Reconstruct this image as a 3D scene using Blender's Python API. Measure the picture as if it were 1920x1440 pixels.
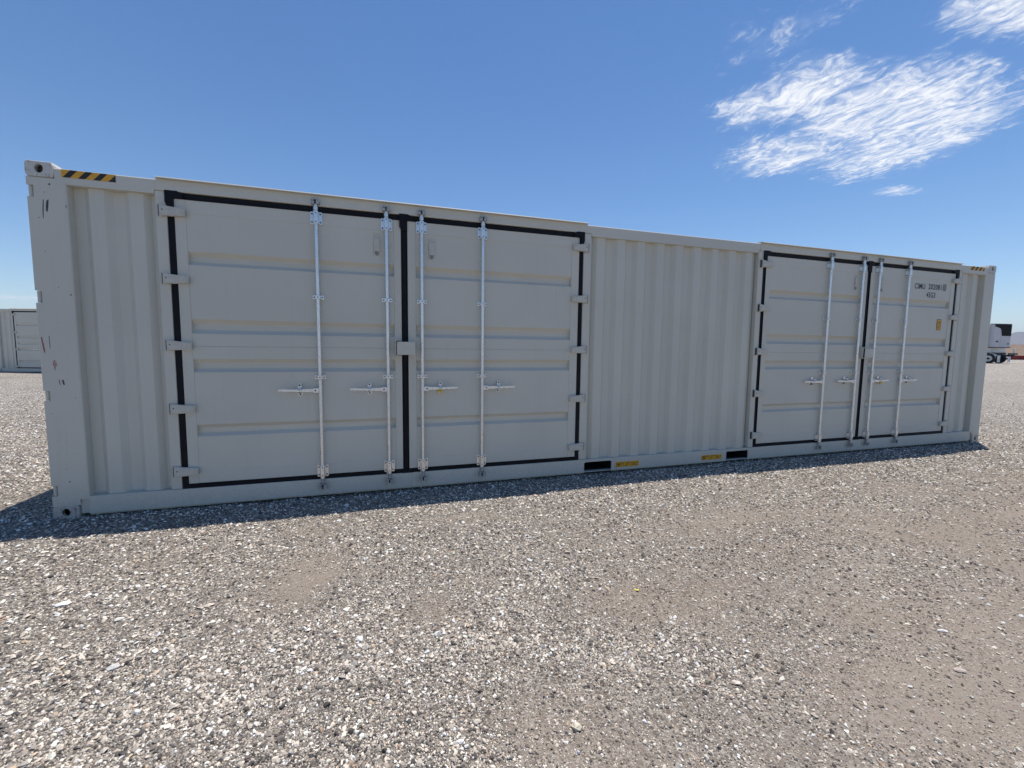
import bpy, math, random
import numpy as np
from mathutils import Vector, Matrix

scene = bpy.context.scene
for o in list(bpy.data.objects):
    bpy.data.objects.remove(o, do_unlink=True)
COL = scene.collection
random.seed(7)
rng = np.random.default_rng(11)
R = math.radians

# ------------------------------------------------------------------ camera
CAM = (2.63369, -4.38139, 1.47898)
cam_d = bpy.data.cameras.new('camera')
cam_d.sensor_fit = 'HORIZONTAL'
cam_d.sensor_width = 36.0
cam_d.lens = 792.957 / 1920 * 36.0
cam_d.clip_start = 0.05
cam_d.clip_end = 40000
cam = bpy.data.objects.new('camera', cam_d)
COL.objects.link(cam)
cam.location = CAM
cam.rotation_euler = (1.48604108, -0.01122955, -0.29838385)
scene.camera = cam

# ------------------------------------------------------------------ light
SHX, SHY = -0.60, -0.43            # where the top edge's shadow falls, per container height
sun_vec = Vector((-SHX, -SHY, 2.87)).normalized()   # towards the sun
elev = math.asin(sun_vec.z)
azim = math.atan2(sun_vec.x, sun_vec.y)             # from +Y towards +X
sun_d = bpy.data.lights.new('sun', 'SUN')
sun_d.energy = 5.0
sun_d.angle = R(0.53)
sun_d.color = (1.0, 0.945, 0.87)
sun = bpy.data.objects.new('sun', sun_d)
COL.objects.link(sun)
sun.rotation_euler = sun_vec.to_track_quat('Z', 'Y').to_euler()
sun.location = (20, 15, 60)

vs = scene.view_settings
vs.view_transform = 'Standard'
vs.look = 'None'
vs.exposure = 0.1
vs.gamma = 1.0
vs.use_curve_mapping = False

# ---- small node helper
class NT:
    def __init__(self, tree):
        self.t = tree; tree.nodes.clear()
    def n(self, kind, **kw):
        nd = self.t.nodes.new(kind)
        ins = kw.pop('ins', {})
        for k, v in kw.items(): setattr(nd, k, v)
        for k, v in ins.items():
            if isinstance(v, bpy.types.NodeSocket): self.t.links.new(v, nd.inputs[k])
            else: nd.inputs[k].default_value = v
        return nd
    def math(self, op, a, b=0.0, c=None, clamp=False):
        ins = {0: a, 1: b}
        if c is not None: ins[2] = c
        return self.n('ShaderNodeMath', operation=op, use_clamp=clamp, ins=ins).outputs[0]
    def vmath(self, op, a, b=(0, 0, 0)):
        return self.n('ShaderNodeVectorMath', operation=op, ins={0: a, 1: b}).outputs[0]
    def mix(self, f, a, b, blend='MIX'):
        nd = self.n('ShaderNodeMix', data_type='RGBA', blend_type=blend)
        for i, v in ((0, f), (6, a), (7, b)):
            if isinstance(v, bpy.types.NodeSocket): self.t.links.new(v, nd.inputs[i])
            else: nd.inputs[i].default_value = v if i == 0 else (tuple(v) + (1,))[:4]
        return nd.outputs[2]
    def ramp(self, f, stops, interp='LINEAR'):
        nd = self.n('ShaderNodeValToRGB'); cr = nd.color_ramp; cr.interpolation = interp
        while len(cr.elements) > 1: cr.elements.remove(cr.elements[-1])
        for i, (p, c) in enumerate(stops):
            e = cr.elements[0] if i == 0 else cr.elements.new(p)
            e.position = p
            e.color = (tuple(c) + (1,))[:4] if hasattr(c, '__len__') else (c, c, c, 1)
        self.t.links.new(f, nd.inputs[0])
        return nd.outputs[0]
    def noise(self, vec, scale, detail=3, rough=.55, dist=0.0, out='Fac'):
        return self.n('ShaderNodeTexNoise', ins={'Vector': vec, 'Scale': scale, 'Detail': detail,
                      'Roughness': rough, 'Distortion': dist}).outputs[out]
    def smooth(self, v, a, b, c=0.0, d=1.0):
        return self.n('ShaderNodeMapRange', interpolation_type='SMOOTHSTEP',
                      ins={0: v, 1: a, 2: b, 3: c, 4: d}).outputs[0]

# ------------------------------------------------------------------ sky
world = bpy.data.worlds.new('World'); scene.world = world; world.use_nodes = True
w = NT(world.node_tree)
sky = w.n('ShaderNodeTexSky', sky_type='NISHITA', sun_disc=False)
sky.sun_elevation = elev
sky.sun_rotation = azim
sky.altitude = 600
sky.air_density = 1.0
sky.dust_density = 0.0
sky.ozone_density = 2.0
dirv = w.n('ShaderNodeTexCoord').outputs['Generated']
sp = w.n('ShaderNodeSeparateXYZ', ins={0: dirv})
zc = w.math('MAXIMUM', sp.outputs[2], 0.02)
qx = w.math('DIVIDE', sp.outputs[0], zc)
qy = w.math('DIVIDE', sp.outputs[1], zc)
q = w.n('ShaderNodeCombineXYZ', ins={0: qx, 1: qy, 2: 0.0}).outputs[0]
def blob(cx, cy, hx, hy, k):
    v = w.vmath('MULTIPLY', w.vmath('SUBTRACT', q, (cx, cy, 0)), (1 / hx, 1 / hy, 0))
    l = w.n('ShaderNodeVectorMath', operation='LENGTH', ins={0: v}).outputs['Value']
    return w.math('MULTIPLY', w.math('SUBTRACT', 1.0, l), k)
m = None
for b in ((2.02, 1.33, .50, .40, 1.0), (2.36, 1.42, .38, .40, 1.0), (1.97, 1.72, .36, .36, .85), (1.56, 1.34, .28, .30, .8), (2.45, 1.66, .36, .30, .9), (1.82, .74, .60, .24, .9), (1.22, 1.12, .12, .24, .22),
          (3.06, 1.9, .17, .10, .7), (-8.2, 12.4, 3.0, 1.1, .4), (2.9, .5, 1.0, .25, .9), (1.5, .45, .5, .2, .7)):
    v = blob(*b)
    m = v if m is None else w.math('MAXIMUM', m, v)
edge = w.noise(q, 3.6, 5, .62)
m = w.math('ADD', m, w.math('MULTIPLY', w.math('SUBTRACT', edge, .5), 1.15))
warp = w.noise(q, 4.0, 3, .55, out='Color')
qw = w.vmath('ADD', q, w.vmath('MULTIPLY', w.vmath('SUBTRACT', warp, (.5, .5, .5)), (.22, .22, .0)))
c1 = w.noise(w.vmath('MULTIPLY', qw, (1.0, .50, 1.0)), 17.0, 7, .60)
c2 = w.noise(w.vmath('MULTIPLY', qw, (1.0, .62, 1.0)), 42.0, 4, .60)
c3 = w.noise(w.vmath('MULTIPLY', qw, (1.0, .30, 1.0)), 5.0, 4, .55)
cell = w.math('ADD', w.math('MULTIPLY', c1, .48), w.math('ADD', w.math('MULTIPLY', c2, .32), w.math('MULTIPLY', c3, .20)))
body = w.smooth(m, -.02, .60)
dens = w.smooth(w.math('ADD', cell, w.math('MULTIPLY', body, .12)), .49, .73)
veil = w.math('MULTIPLY', body, .16)
dens = w.math('MULTIPLY', w.math('ADD', w.math('MULTIPLY', dens, .84), veil), w.smooth(m, -.06, .16), clamp=True)
skyb = w.n('ShaderNodeHueSaturation', ins={'Hue': .503, 'Saturation': 1.20, 'Value': 1.28, 'Color': sky.outputs[0]}).outputs[0]
skyc = w.mix(dens, skyb, (9.4, 9.6, 10.0))
bg = w.n('ShaderNodeBackground', ins={'Color': skyc, 'Strength': 0.1})
wo = w.n('ShaderNodeOutputWorld', ins={'Surface': bg.outputs[0]})

# ------------------------------------------------------------------ materials
def pmat(name, col, rough=.5, metal=0.0, var=.06, vscale=6.0, bump=0.0, bscale=120.0, spec=.5):
    m_ = bpy.data.materials.new(name); m_.use_nodes = True
    t = NT(m_.node_tree)
    pos = t.n('ShaderNodeTexCoord').outputs['Object']
    n1 = t.noise(pos, vscale, 5, .6)
    f = t.smooth(n1, .3, .7)
    c = t.mix(f, tuple(x * (1 - var) for x in col), tuple(min(1, x * (1 + var)) for x in col))
    b = t.n('ShaderNodeBsdfPrincipled', ins={'Base Color': c, 'Roughness': rough, 'Metallic': metal, 'Specular IOR Level': spec})
    if bump:
        bn = t.n('ShaderNodeBump', ins={'Strength': bump, 'Distance': .002, 'Height': t.noise(pos, bscale, 2)})
        t.t.links.new(bn.outputs[0], b.inputs['Normal'])
    t.n('ShaderNodeOutputMaterial', ins={0: b.outputs[0]})
    return m_

def paint_mat(name, col, grime=.5, rust=0.0):
    m_ = bpy.data.materials.new(name); m_.use_nodes = True
    t = NT(m_.node_tree)
    pos = t.n('ShaderNodeTexCoord').outputs['Object']
    big = t.noise(pos, .9, 3, .5)
    streak = t.noise(t.vmath('MULTIPLY', pos, (26, 26, .9)), 1.0, 4, .6)
    fine = t.noise(pos, 38, 4, .65)
    c = t.mix(t.smooth(big, .3, .7), tuple(x * .965 for x in col), tuple(x * 1.03 for x in col))
    dust = t.math('MULTIPLY', t.smooth(streak, .5, .78), t.math('MULTIPLY', t.smooth(fine, .35, .75), grime * .45))
    c = t.mix(dust, c, (.40, .36, .30))
    # road dust splashed over the foot of the box
    sz = t.n('ShaderNodeSeparateXYZ', ins={0: pos}).outputs[2]
    low = t.math('MULTIPLY', t.smooth(t.math('ADD', sz, t.math('MULTIPLY', fine, .12)), .42, .04), t.math('MULTIPLY', t.smooth(fine, .3, .7), grime * .75))
    c = t.mix(low, c, (.36, .33, .29))
    # sparse tiny chips
    vor = t.n('ShaderNodeTexVoronoi', ins={'Vector': pos, 'Scale': 7.0}).outputs['Distance']
    chip = t.smooth(t.math('ADD', vor, t.math('MULTIPLY', t.math('SUBTRACT', fine, .5), .05)), .030, .012)
    c = t.mix(t.math('MULTIPLY', chip, .55), c, (.09, .085, .08))
    if rust:
        rn = t.noise(t.vmath('MULTIPLY', pos, (1, 1, .35)), 55, 6, .7)
        rf = t.math('MULTIPLY', t.smooth(rn, .53, .64), rust)
        c = t.mix(rf, c, (.10, .045, .022))
    b = t.n('ShaderNodeBsdfPrincipled', ins={'Base Color': c, 'Roughness': t.smooth(fine, .2, .8, .46, .60), 'Specular IOR Level': .42})
    h = t.math('ADD', t.math('MULTIPLY', t.noise(pos, 160, 2), .25), t.math('MULTIPLY', t.noise(pos, 3.5, 2), 1.6))
    bn = t.n('ShaderNodeBump', ins={'Strength': .35, 'Distance': .003, 'Height': h})
    t.t.links.new(bn.outputs[0], b.inputs['Normal'])
    t.n('ShaderNodeOutputMaterial', ins={0: b.outputs[0]})
    return m_

def galv_mat():
    m_ = bpy.data.materials.new('galvanised_steel'); m_.use_nodes = True
    t = NT(m_.node_tree)
    pos = t.n('ShaderNodeTexCoord').outputs['Object']
    v = t.n('ShaderNodeTexVoronoi', ins={'Vector': pos, 'Scale': 90.0}).outputs['Color']
    g = t.n('ShaderNodeSeparateXYZ', ins={0: v}).outputs[0]
    n = t.noise(t.vmath('MULTIPLY', pos, (1, 1, .3)), 18, 4, .6)
    c = t.mix(g, (.68, .69, .69), (.80, .81, .81))
    c = t.mix(t.math('MULTIPLY', t.smooth(n, .58, .80), .35), c, (.50, .48, .45))
    b = t.n('ShaderNodeBsdfPrincipled', ins={'Base Color': c, 'Metallic': .78, 'Roughness': t.smooth(n, .3, .7, .26, .36)})
    t.n('ShaderNodeOutputMaterial', ins={0: b.outputs[0]})
    return m_

M = {}
M['paint'] = paint_mat('beige_grey_paint', (.562, .545, .474))
M['post'] = paint_mat('post_paint', (.562, .545, .474), .8)
M['casting'] = paint_mat('worn_casting_paint', (.56, .545, .50), 1.0, .55)
M['castlow'] = paint_mat('rusty_casting_paint', (.50, .47, .42), 1.0, .9)
M['roof'] = paint_mat('roof_paint', (.66, .65, .61), .6)
M['galv'] = galv_mat()
M['rubber'] = pmat('black_rubber', (.006, .0065, .010), .6, 0, .25, 9, .2, 60, .2)
M['bolt'] = pmat('bolt_and_lug_shadow', (.09, .09, .095), .45, .5)
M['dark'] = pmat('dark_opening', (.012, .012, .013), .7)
M['cast'] = pmat('cast_keeper', (.38, .38, .37), .5, .3, .25, 70, .4, 150)
M['yellow'] = pmat('hazard_yellow', (.68, .34, .025), .5, 0, .10, 30)
M['black'] = pmat('hazard_black', (.012, .012, .014), .5, 0, .2, 30)
M['orange'] = pmat('label_orange', (.74, .38, .02), .5, 0, .08, 30)
M['maroon'] = pmat('label_maroon', (.13, .02, .012), .5)
M['ink'] = pmat('black_lettering', (.022, .023, .027), .55, 0, .3, 60)
M['tag'] = pmat('yellow_zinc', (.60, .42, .06), .38, .3, .2, 80)
M['bluefilm'] = pmat('blue_plating', (.34, .48, .66), .25, .5, .15, 60)
M['scuff'] = pmat('dark_scuff', (.075, .062, .065), .7, 0, .4, 60)
M['redscuff'] = pmat('red_scuff', (.30, .06, .06), .7, 0, .5, 60)
M['pink'] = pmat('pale_red_scuff', (.42, .24, .23), .7, 0, .4, 60)
M['cavity'] = pmat('casting_cavity', (.28, .25, .21), .8, 0, .4, 50)
M['mesh'] = pmat('vent_mesh', (.24, .235, .21), .8, 0, .3, 90)
M['wood'] = pmat('floor_wood', (.20, .13, .08), .7)
M['flange'] = pmat('tan_flange', (.44, .40, .31), .6, 0, .15, 12)
M['white'] = pmat('white_trailer_paint', (.80, .79, .74), .35, 0, .04, 2)
M['unit'] = pmat('unit_paint', (.50, .50, .53), .4, 0, .04, 2)
M['grille'] = pmat('unit_grille', (.008, .008, .010), .7, spec=.2)
M['tyre'] = pmat('tyre_rubber', (.022, .022, .022), .75, 0, .2, 10)
M['rim'] = pmat('pale_rim', (.62, .60, .52), .4, .2)
M['chassis'] = pmat('chassis_black', (.02, .02, .022), .55)
M['chrome'] = pmat('polished_fender', (.7, .7, .7), .2, .9)
M['flap'] = pmat('mud_flap_white', (.70, .70, .70), .6)
M['logo'] = pmat('flap_logo', (.10, .10, .22), .6)
M['redsteel'] = pmat('red_steel', (.28, .025, .03), .6, 0, .25, 3)
M['plastic'] = pmat('yellow_plastic', (.70, .58, .10), .5)

# ------------------------------------------------------------------ mesh builder
class MB:
    def __init__(s): s.v = []; s.f = []; s.mi = []; s.sm = []; s.mats = []
    def _m(s, mat):
        if mat not in s.mats: s.mats.append(mat)
        return s.mats.index(mat)
    def add(s, vs_, fs, mat, smooth=False):
        k = len(s.v); i = s._m(mat)
        s.v += [tuple(x) for x in vs_]
        for f in fs:
            s.f.append(tuple(k + j for j in f)); s.mi.append(i); s.sm.append(smooth)
        return s
    def box(s, x0, x1, y0, y1, z0, z1, mat, ch=0.0):
        if ch <= 0:
            vs_ = [(x, y, z) for x in (x0, x1) for y in (y0, y1) for z in (z0, z1)]
            fs = [(0, 1, 3, 2), (4, 6, 7, 5), (0, 4, 5, 1), (2, 3, 7, 6), (0, 2, 6, 4), (1, 5, 7, 3)]
            return s.add(vs_, fs, mat)
        c = min(ch, (x1 - x0) * .45, (y1 - y0) * .45, (z1 - z0) * .45)
        vs_ = []; idx = {}
        for a in (0, 1):
            for b in (0, 1):
                for d in (0, 1):
                    p = [(x0, x1)[a], (y0, y1)[b], (z0, z1)[d]]
                    inn = [(x0 + c, x1 - c)[a], (y0 + c, y1 - c)[b], (z0 + c, z1 - c)[d]]
                    for ax in range(3):
                        qv = list(inn); qv[ax] = p[ax]
                        idx[a, b, d, ax] = len(vs_); vs_.append(qv)
        fs = []
        cs = lambda ax, sgn, o: None
        for ax in range(3):
            o1, o2 = [k for k in range(3) if k != ax]
            for sgn in (0, 1):
                ring = []
                for (u_, v_) in ((0, 0), (1, 0), (1, 1), (0, 1)):
                    key = [0, 0, 0]; key[ax] = sgn; key[o1] = u_; key[o2] = v_
                    ring.append(idx[key[0], key[1], key[2], ax])
                fs.append(tuple(ring))
        for ax in range(3):                      # edge chamfers along axis ax
            o1, o2 = [k for k in range(3) if k != ax]
            for u_ in (0, 1):
                for v_ in (0, 1):
                    ks = []
                    for sgn in (0, 1):
                        key = [0, 0, 0]; key[ax] = sgn; key[o1] = u_; key[o2] = v_
                        ks.append(tuple(key))
                    fs.append((idx[ks[0] + (o1,)], idx[ks[1] + (o1,)], idx[ks[1] + (o2,)], idx[ks[0] + (o2,)]))
        for a in (0, 1):
            for b in (0, 1):
                for d in (0, 1):
                    fs.append((idx[a, b, d, 0], idx[a, b, d, 1], idx[a, b, d, 2]))
        return s.add(vs_, fs, mat)
    def prism(s, poly, ax, a0, a1, mat):
        """poly: 2-D outline; ax 'y' -> (x,z), 'x' -> (y,z), 'z' -> (x,y)."""
        def P(p, a):
            return {'y': (p[0], a, p[1]), 'x': (a, p[0], p[1]), 'z': (p[0], p[1], a)}[ax]
        n = len(poly)
        vs_ = [P(p, a0) for p in poly] + [P(p, a1) for p in poly]
        fs = [tuple(range(n)), tuple(range(2 * n - 1, n - 1, -1))]
        fs += [(i, (i + 1) % n, n + (i + 1) % n, n + i) for i in range(n)]
        return s.add(vs_, fs, mat)
    def tube(s, p0, p1, r, mat, n=12, r1=None, caps=True):
        p0 = Vector(p0); p1 = Vector(p1); d = (p1 - p0).normalized()
        u_ = d.orthogonal().normalized(); v_ = d.cross(u_)
        r1 = r if r1 is None else r1
        vs_ = []
        for p, rr in ((p0, r), (p1, r1)):
            for i in range(n):
                a = 2 * math.pi * i / n
                vs_.append(p + (u_ * math.cos(a) + v_ * math.sin(a)) * rr)
        s.add(vs_, [(i, (i + 1) % n, n + (i + 1) % n, n + i) for i in range(n)], mat, True)
        if caps:
            s.add(vs_[:n], [tuple(range(n - 1, -1, -1))], mat); s.add(vs_[n:], [tuple(range(n))], mat)
        return s
    def path(s, pts, r, mat, n=8):
        for a, b in zip(pts, pts[1:]): s.tube(a, b, r, mat, n)
        return s
    def sheet(s, prof, ax, a0, a1, th, mat):
        """bent sheet: prof = list of 2-D points swept along ax, with thickness th in y."""
        n = len(prof)
        def P(p, a, t):
            return {'z': (p[0], p[1] + t, a), 'x': (a, p[0] + t, p[1])}[ax]
        vs_ = [P(p, a, t) for t in (0, th) for a in (a0, a1) for p in prof]
        fs = []
        for i in range(n - 1):
            fs.append((i, i + 1, n + i + 1, n + i))
            fs.append((2 * n + i, 3 * n + i, 3 * n + i + 1, 2 * n + i + 1))
            fs.append((i, 2 * n + i, 2 * n + i + 1, i + 1))
            fs.append((n + i, n + i + 1, 3 * n + i + 1, 3 * n + i))
        fs.append((0, n, 3 * n, 2 * n)); fs.append((n - 1, 3 * n - 1, 4 * n - 1, 2 * n - 1))
        return s.add(vs_, fs, mat)
    def build(s, name, parent=None, loc=None):
        me = bpy.data.meshes.new(name)
        me.from_pydata(s.v, [], s.f)
        for mt in s.mats: me.materials.append(M[mt] if isinstance(mt, str) else mt)
        me.polygons.foreach_set('material_index', s.mi)
        me.polygons.foreach_set('use_smooth', s.sm)
        import bmesh
        bm = bmesh.new(); bm.from_mesh(me)
        bmesh.ops.recalc_face_normals(bm, faces=bm.faces); bm.to_mesh(me); bm.free()
        return link(me, name, parent, loc)

def link(me, name, parent=None, loc=None):
    o = bpy.data.objects.new(name, me); COL.objects.link(o)
    if parent: o.parent = parent
    if loc: o.location = loc
    return o
def tag(o, label=None, cat=None, group=None, kind=None):
    for k, v in (('label', label), ('category', cat), ('group', group), ('kind', kind)):
        if v: o[k] = v
    return o
def empty(name, loc=(0, 0, 0), rz=0):
    o = bpy.data.objects.new(name, None); COL.objects.link(o)
    o.location = loc; o.rotation_euler = (0, 0, rz); o.empty_display_size = .3
    return o
def copy_tree(o, parent, off=None):
    c = o.copy(); COL.objects.link(c); c.parent = parent
    if off: c.location = Vector(o.location) + Vector(off)
    for ch in list(o.children): copy_tree(ch, c)
    return c
def text_mesh(txt, size, sx, thick=.0):
    cu = bpy.data.curves.new('lettering', 'FONT'); cu.body = txt; cu.size = size
    cu.offset = thick; cu.extrude = .0006; cu.resolution_u = 3; cu.space_character = 1.08
    tmp = bpy.data.objects.new('lettering_tmp', cu); COL.objects.link(tmp)
    dg = bpy.context.evaluated_depsgraph_get(); dg.update()
    me = bpy.data.meshes.new_from_object(tmp.evaluated_get(dg))
    bpy.data.objects.remove(tmp, do_unlink=True); bpy.data.curves.remove(cu)
    # stand it up in the xz plane facing -y
    me.transform(Matrix.Rotation(math.pi / 2, 4, 'X') @ Matrix.Diagonal((sx, 1, 1, 1)))
    return me
def text_part(txt, x0, z0, height, width, y, mat, parent, thick=.0):
    me = text_mesh(txt, 1.0, 1.0, thick)
    co = np.empty(len(me.vertices) * 3); me.vertices.foreach_get('co', co); co = co.reshape(-1, 3)
    mn, mx = co.min(0), co.max(0)
    co[:, 0] = x0 + (co[:, 0] - mn[0]) / (mx[0] - mn[0]) * width
    co[:, 2] = z0 + (co[:, 2] - mn[2]) / (mx[2] - mn[2]) * height
    co[:, 1] = y + (co[:, 1] - mn[1]) * .6
    me.vertices.foreach_set('co', co.ravel()); me.update()
    me.materials.clear(); me.materials.append(M[mat])
    return link(me, 'lettering', parent)

# ------------------------------------------------------------------ ground
def vnoise(x, y, seed=0):
    xi = np.floor(x).astype(np.int64); yi = np.floor(y).astype(np.int64)
    xf = x - xi; yf = y - yi
    def h(a, b):
        n = (a * 374761393 + b * 668265263 + seed * 974711) & 0x7fffffff
        n = ((n ^ (n >> 13)) * 1274126177) & 0x7fffffff
        return ((n ^ (n >> 16)) & 0xffff) / 65535.0
    u_ = xf * xf * (3 - 2 * xf); v_ = yf * yf * (3 - 2 * yf)
    return (h(xi, yi) * (1 - u_) + h(xi + 1, yi) * u_) * (1 - v_) + (h(xi, yi + 1) * (1 - u_) + h(xi + 1, yi + 1) * u_) * v_
def fbm(x, y, seed=0, oct_=4):
    r_ = 0; a = .5
    for k in range(oct_):
        r_ = r_ + a * vnoise(x, y, seed + k); x = x * 2.03; y = y * 2.03; a *= .5
    return r_ / (1 - .5 ** oct_)
def sstep(v, a, b):
    t_ = np.clip((v - a) / (b - a), 0, 1); return t_ * t_ * (3 - 2 * t_)
def ground_z(x, y):
    far = np.interp(x, [-9000, -20, -10, 2, 20, 63, 90, 155, 300, 420, 9000], [.4, .15, .11, 0, 0, .46, .52, 1.95, 5.6, 6.0, 2.0])
    near = (fbm(x * .9, y * .9, 3) - .5) * .030 + (fbm(x * 4.5, y * 4.5, 9, 3) - .5) * .012
    dx = np.maximum(np.maximum(-x, x - 12.192), 0); dy = np.maximum(np.maximum(-y, y - 2.44), 0)
    keep = sstep(np.hypot(dx, dy), .02, .7)
    # berms and scrub hummocks far out on the right
    d = np.hypot(x - 60, y - 25)
    hum = sstep(d, 60, 160) * ((fbm(x * .035, y * .035, 21) - .5) * 2.2 + (fbm(x * .15, y * .15, 25, 3) - .5) * .8)
    return far + near * keep - (1 - keep) * .004 + hum
DIRT = ((2.15, -1.50, .26, .40, 1.0), (1.98, -.72, .28, .16, .55), (2.95, -2.0, .30, .22, .7), (4.1, -2.35, .55, .30, .6),
        (3.3, -3.05, .5, .25, .55), (5.0, -3.4, .9, .35, .7), (6.3, -3.0, 1.2, .4, .5), (1.1, -1.0, .35, .2, .35), (3.4, -.9, .6, .12, .4),
        (7.5, -2.2, 1.6, .4, .45), (5.6, -1.5, 1.0, .25, .4), (.3, -2.3, .5, .3, .35))
def dirt(x, y):
    d = np.zeros_like(x)
    wx = x + (fbm(x * 2.5, y * 2.5, 31, 3) - .5) * .5; wy = y + (fbm(x * 2.5, y * 2.5, 37, 3) - .5) * .5
    for cx, cy, sx, sy, k in DIRT:
        d = np.maximum(d, k * np.exp(-(((wx - cx) / sx) ** 2 + ((wy - cy) / sy) ** 2)))
    # long wheel tracks running roughly along the box
    tr = np.sin((wy + .16 * wx) * 2.6 + 1.5 * fbm(x * .35, y * .35, 45)) * .5 + .5
    d = d + .30 * sstep(fbm(x * .45, y * 1.1, 41), .48, .72) * tr
    # more fines to the right where trucks have rolled the yard flat
    d = d + .38 * sstep(x, 2.6, 5.5) * sstep(-y, .5, 1.7) * (.55 + .9 * fbm(x * 1.3, y * 1.3, 61))
    return np.clip(d, 0, 1)

def axis(lo, hi, step, far):
    a = list(np.arange(lo, hi + 1e-6, step)); g = step
    left = []; p = lo
    while p > -far: g *= 1.16; p -= g; left.append(p)
    g = step; p = hi; right = []
    while p < far: g *= 1.16; p += g; right.append(p)
    return np.array(left[::-1] + a + right)
ax_ = axis(-2.5, 12.8, .05, 9000); ay_ = axis(-4.2, .4, .05, 9000)
gx, gy = np.meshgrid(ax_, ay_)
gx = gx.ravel(); gy = gy.ravel()
gz = ground_z(gx, gy)
nx, ny = len(ax_), len(ay_)
ii = np.arange(nx * ny).reshape(ny, nx)
quads = np.stack([ii[:-1, :-1], ii[:-1, 1:], ii[1:, 1:], ii[1:, :-1]], -1).reshape(-1, 4)
def np_mesh(name, co, faces, smooth=False):
    me = bpy.data.meshes.new(name)
    k = faces.shape[1]
    me.vertices.add(len(co)); me.vertices.foreach_set('co', co.astype(np.float32).ravel())
    me.loops.add(faces.size); me.loops.foreach_set('vertex_index', faces.astype(np.int32).ravel())
    me.polygons.add(len(faces)); me.polygons.foreach_set('loop_start', np.arange(0, faces.size, k, dtype=np.int32))
    me.polygons.foreach_set('use_smooth', np.full(len(faces), smooth))
    me.update(calc_edges=True); me.validate()
    return me
gme = np_mesh('ground', np.stack([gx, gy, gz], 1), quads, True)
ac_ = gme.attributes.new('stony', 'FLOAT', 'POINT'); ac_.data.foreach_set('value', (1 - sstep(np.hypot(gx - CAM[0], gy - CAM[1]), 5, 20)).astype(np.float32))
at_ = gme.attributes.new('dirt', 'FLOAT', 'POINT'); at_.data.foreach_set('value', dirt(gx, gy).astype(np.float32))

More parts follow.
